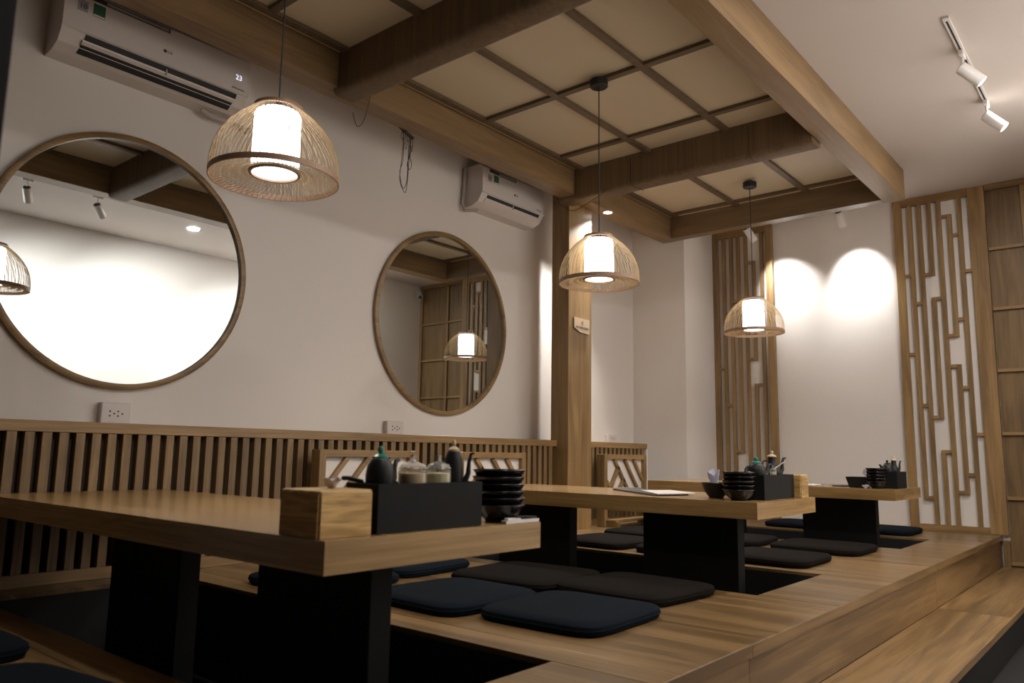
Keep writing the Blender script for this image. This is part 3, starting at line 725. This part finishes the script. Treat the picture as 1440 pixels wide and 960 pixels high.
bm = BM(); prism(bm, [(-1.53, 1.79), (-1.503, 1.78), (-1.502, 1.935), (-1.525, 1.937)], ZT+.001, ZT+.010, 2); obj('napkin_fold', bm, 'cloth', t)
bm = BM(); prism(bm, [(-1.528, 1.80), (-1.505, 1.79), (-1.505, 1.85), (-1.526, 1.86)], ZT+.0105, ZT+.016, 2); obj('napkin_fold', bm, 'cloth', t)
bm = BM(); tube(bm, [(-1.507, 1.83, ZT+.020), (-1.514, 1.935, ZT+.014)], .0035, 6); tube(bm, [(-1.515, 1.83, ZT+.020), (-1.522, 1.935, ZT+.014)], .0035, 6)
tag(obj('chopsticks', bm, 'black', None), 'pair of black chopsticks lying on the near folded napkin', 'chopsticks')
# middle table
caddy('black condiment caddy in the middle of the middle table end', -1.655, -1.510, 3.735, 4.13, .122)
riser(-1.643, -1.522, 3.747, 4.118, .085, 'low black platform inside the middle caddy holding pots')
pot('dark pot with a green lid and loop handle on the middle caddy', -1.590, 3.835, zj, .047, .080, 'greenlid', 65)
pot('black gooseneck pot with a pale knob lid, rightmost on the middle caddy', -1.585, 4.03, zj, .040, .115, 'woodlid', 55, neck=True)
jar('little glass jar with a spoon in front of the gooseneck pot', -1.550, 3.955, zj, .017, .075, 'garlic')
for i, (dx, dy) in enumerate(((-1.625, 3.925), (-1.60, 3.965))):
    jar(('small glass jar between the two pots on the middle caddy', 'small glass jar close to the gooseneck pot on the middle caddy')[i], dx, dy, zj, .018, .085, 'cloth')
bm = BM(); tube(bm, [(-1.55, 3.95, zj+.05), (-1.51, 4.02, zj+.095)], .002, 6)
tag(obj('small_spoon', bm, 'cloth', None), 'thin white spoon leaning out of the little jar', 'spoon')
for k in range(5):
    bowl('black bowl left of the middle caddy, '+ordn(k, 5)+' in its stack', -1.60, 3.64+.002*(k % 2), ZT+.001+k*.021, .080, .050, 'black bowls stacked on the middle table')
bowl('black rounded bowl holding a tissue on the middle table, left of the stack', -1.76, 3.73, ZT+.001, .075, .075, None, 'clay')
tissue('upright white tissue standing in the black bowl on the middle table', -1.77, 3.73, ZT+.045, .04, .085)
t = thing('menu_board', 'dark clipboard menu with a white page on the middle table', 'menu', (-2.25, 3.9, ZT))
def quad(name, pts, z0, z1, mat, t):
    bm = BM(); prism(bm, pts, ZT+z0, ZT+z1, 2); return obj(name, bm, mat, t)
mcv = quad('cover', [(-2.56, 4.02), (-2.05, 3.62), (-1.98, 3.86), (-2.45, 4.18)], .001, .008, 'menu', t)
quad('white_page', [(-2.30, 3.90), (-2.04, 3.63), (-1.95, 3.88), (-2.22, 4.10)], .0085, .013, 'cloth', t)
quad('metal_clip', [(-2.56, 4.02), (-2.50, 3.98), (-2.42, 4.12), (-2.47, 4.16)], .0085, .016, 'chrome', mcv)
# far table
caddy('black condiment caddy on the far table beside the lattice', -1.61, -1.48, 6.075, 6.34, .120)
riser(-1.598, -1.492, 6.087, 6.328, .085, 'low black platform inside the far caddy holding two pots')
pot('squat black teapot on the far caddy, left of the tall pot', -1.56, 6.15, zj, .040, .074, 'clay', 245)
pot('black gooseneck pot with a pale knob on the far caddy', -1.545, 6.27, zj, .033, .105, 'woodlid', 55, neck=True)
for k in range(5):
    bowl('black bowl left of the far caddy, '+ordn(k, 5)+' in its stack', -1.595, 5.985+.002*(k % 2), ZT+.001+k*.023, .070, .050, 'black bowls stacked on the far table')
t = thing('square_bowl', 'low black box-shaped bowl on the far table, left of the bowl stack', 'bowl', (-1.735, 6.06, ZT))
bm = BM(); z0, z1 = ZT+.001, ZT+.078
def ring(sx, sy, z): return [bm.verts.new((-1.735+a*sx, 6.06+b_*sy, z)) for a, b_ in ((-1, -1), (1, -1), (1, 1), (-1, 1))]
rs = [ring(.055, .05, z0), ring(.075, .07, z1), ring(.069, .064, z1), ring(.05, .046, z0+.008)]
for a, b_ in zip(rs, rs[1:]):
    for k in range(4): bm.faces.new((a[k], a[(k+1) % 4], b_[(k+1) % 4], b_[k]))
bm.faces.new(rs[0][::-1]); bm.faces.new(rs[-1]); obj('bowl_body', bm, 'clay', t)
tissue('lilac crumpled tissue behind the low black bowl on the far table', -1.69, 6.18, ZT+.001, .05, .12)
tissue('small crumpled napkin against the far caddy', -1.66, 5.95, ZT+.001, .03, .022)
bm = BM(); box(bm, -2.30, -2.05, 6.0, 6.18, ZT+.001, ZT+.012, bev=.003); tag(obj('white_plate', bm, 'cloth', None), 'flat white plate at the left of the far table', 'plate')
tissue('small crumpled wrapper beside the flat white plate', -1.97, 6.02, ZT+.001, .03, .024)
bm = BM(); box(bm, -1.95, -1.85, 6.12, 6.4, ZT+.001, ZT+.010, bev=.003); tag(obj('dark_tray', bm, 'menu', None), 'thin dark tray lying left of the low black bowl', 'tray')
# ------------------------------------------------------------------ sign, camera, post
t = thing('no_smoking_sign', 'small wooden NO SMOKING sign on the lit face of the pillar', 'sign', (-3.81, 5.47, 1.05))
xs_ = -3.817
bm = BM(); prism(bm, [(5.365, 1.175), (5.365, 1.085), (5.45, 1.052), (5.585, 1.045), (5.60, 1.06), (5.60, 1.175)], xs_, xs_+.012, 0); obj('sign_plate', bm, 'woodlid', t)
bm = BM(); tube(bm, [(xs_+.010, 5.366, 1.165), (xs_+.010, 5.366, 1.084), (xs_+.010, 5.45, 1.050), (xs_+.010, 5.585, 1.044)], .0035, 6); obj('dark_edge', bm, 'ink', t)
text('sign_text', 'NO SMOKING', .030, 'ink', t, (xs_+.013, 5.49, 1.092), (0, 1, 0), (0, 0, 1))
bm = BM(); lathe(bm, [(.012, 0), (.016, 0), (.016, .001), (.012, .001)], (xs_+.0125, 5.49, 1.14), 16, closed=True, ax=0)
box(bm, xs_+.0125, xs_+.0135, 5.478, 5.502, 1.137, 1.142); obj('sign_icon', bm, 'hoop', t)
t = thing('security_camera', 'white bullet security camera reflected in the mirror nearer the pillar', 'camera', (XR2, 7.75, 2.40))
bm = BM(); lathe(bm, [(0, 0), (.04, 0), (.04, -.02), (0, -.02)], (XR2-.001, 7.78, 2.36), 20, ax=0); obj('wall_mount', bm, 'lampwhite', t, True)
bm = BM(); tube(bm, [(XR2-.02, 7.78, 2.36), (XR2-.07, 7.77, 2.34), (XR2-.09, 7.74, 2.30)], .012, 8); obj('bracket', bm, 'lampwhite', t, True)
d = Vector((-.75, -.6, -.25)).normalized(); P = Vector((XR2-.08, 7.74, 2.28))
bm = BM(); tube(bm, [P-d*.05, P+d*.10], [.038, .038], 20); obj('camera_body', bm, 'lampwhite', t, True)
bm = BM(); tube(bm, [P+d*.101, P+d*.106], [.031, .031], 20); obj('camera_lens', bm, 'glaze', t, True)
tag(bpart('black_post', 'black', None, -1.50, -1.40, .20, .38, ZP+.001, 2.189, bev=.003), 'black upright post at the upper left border of the frame', 'post')
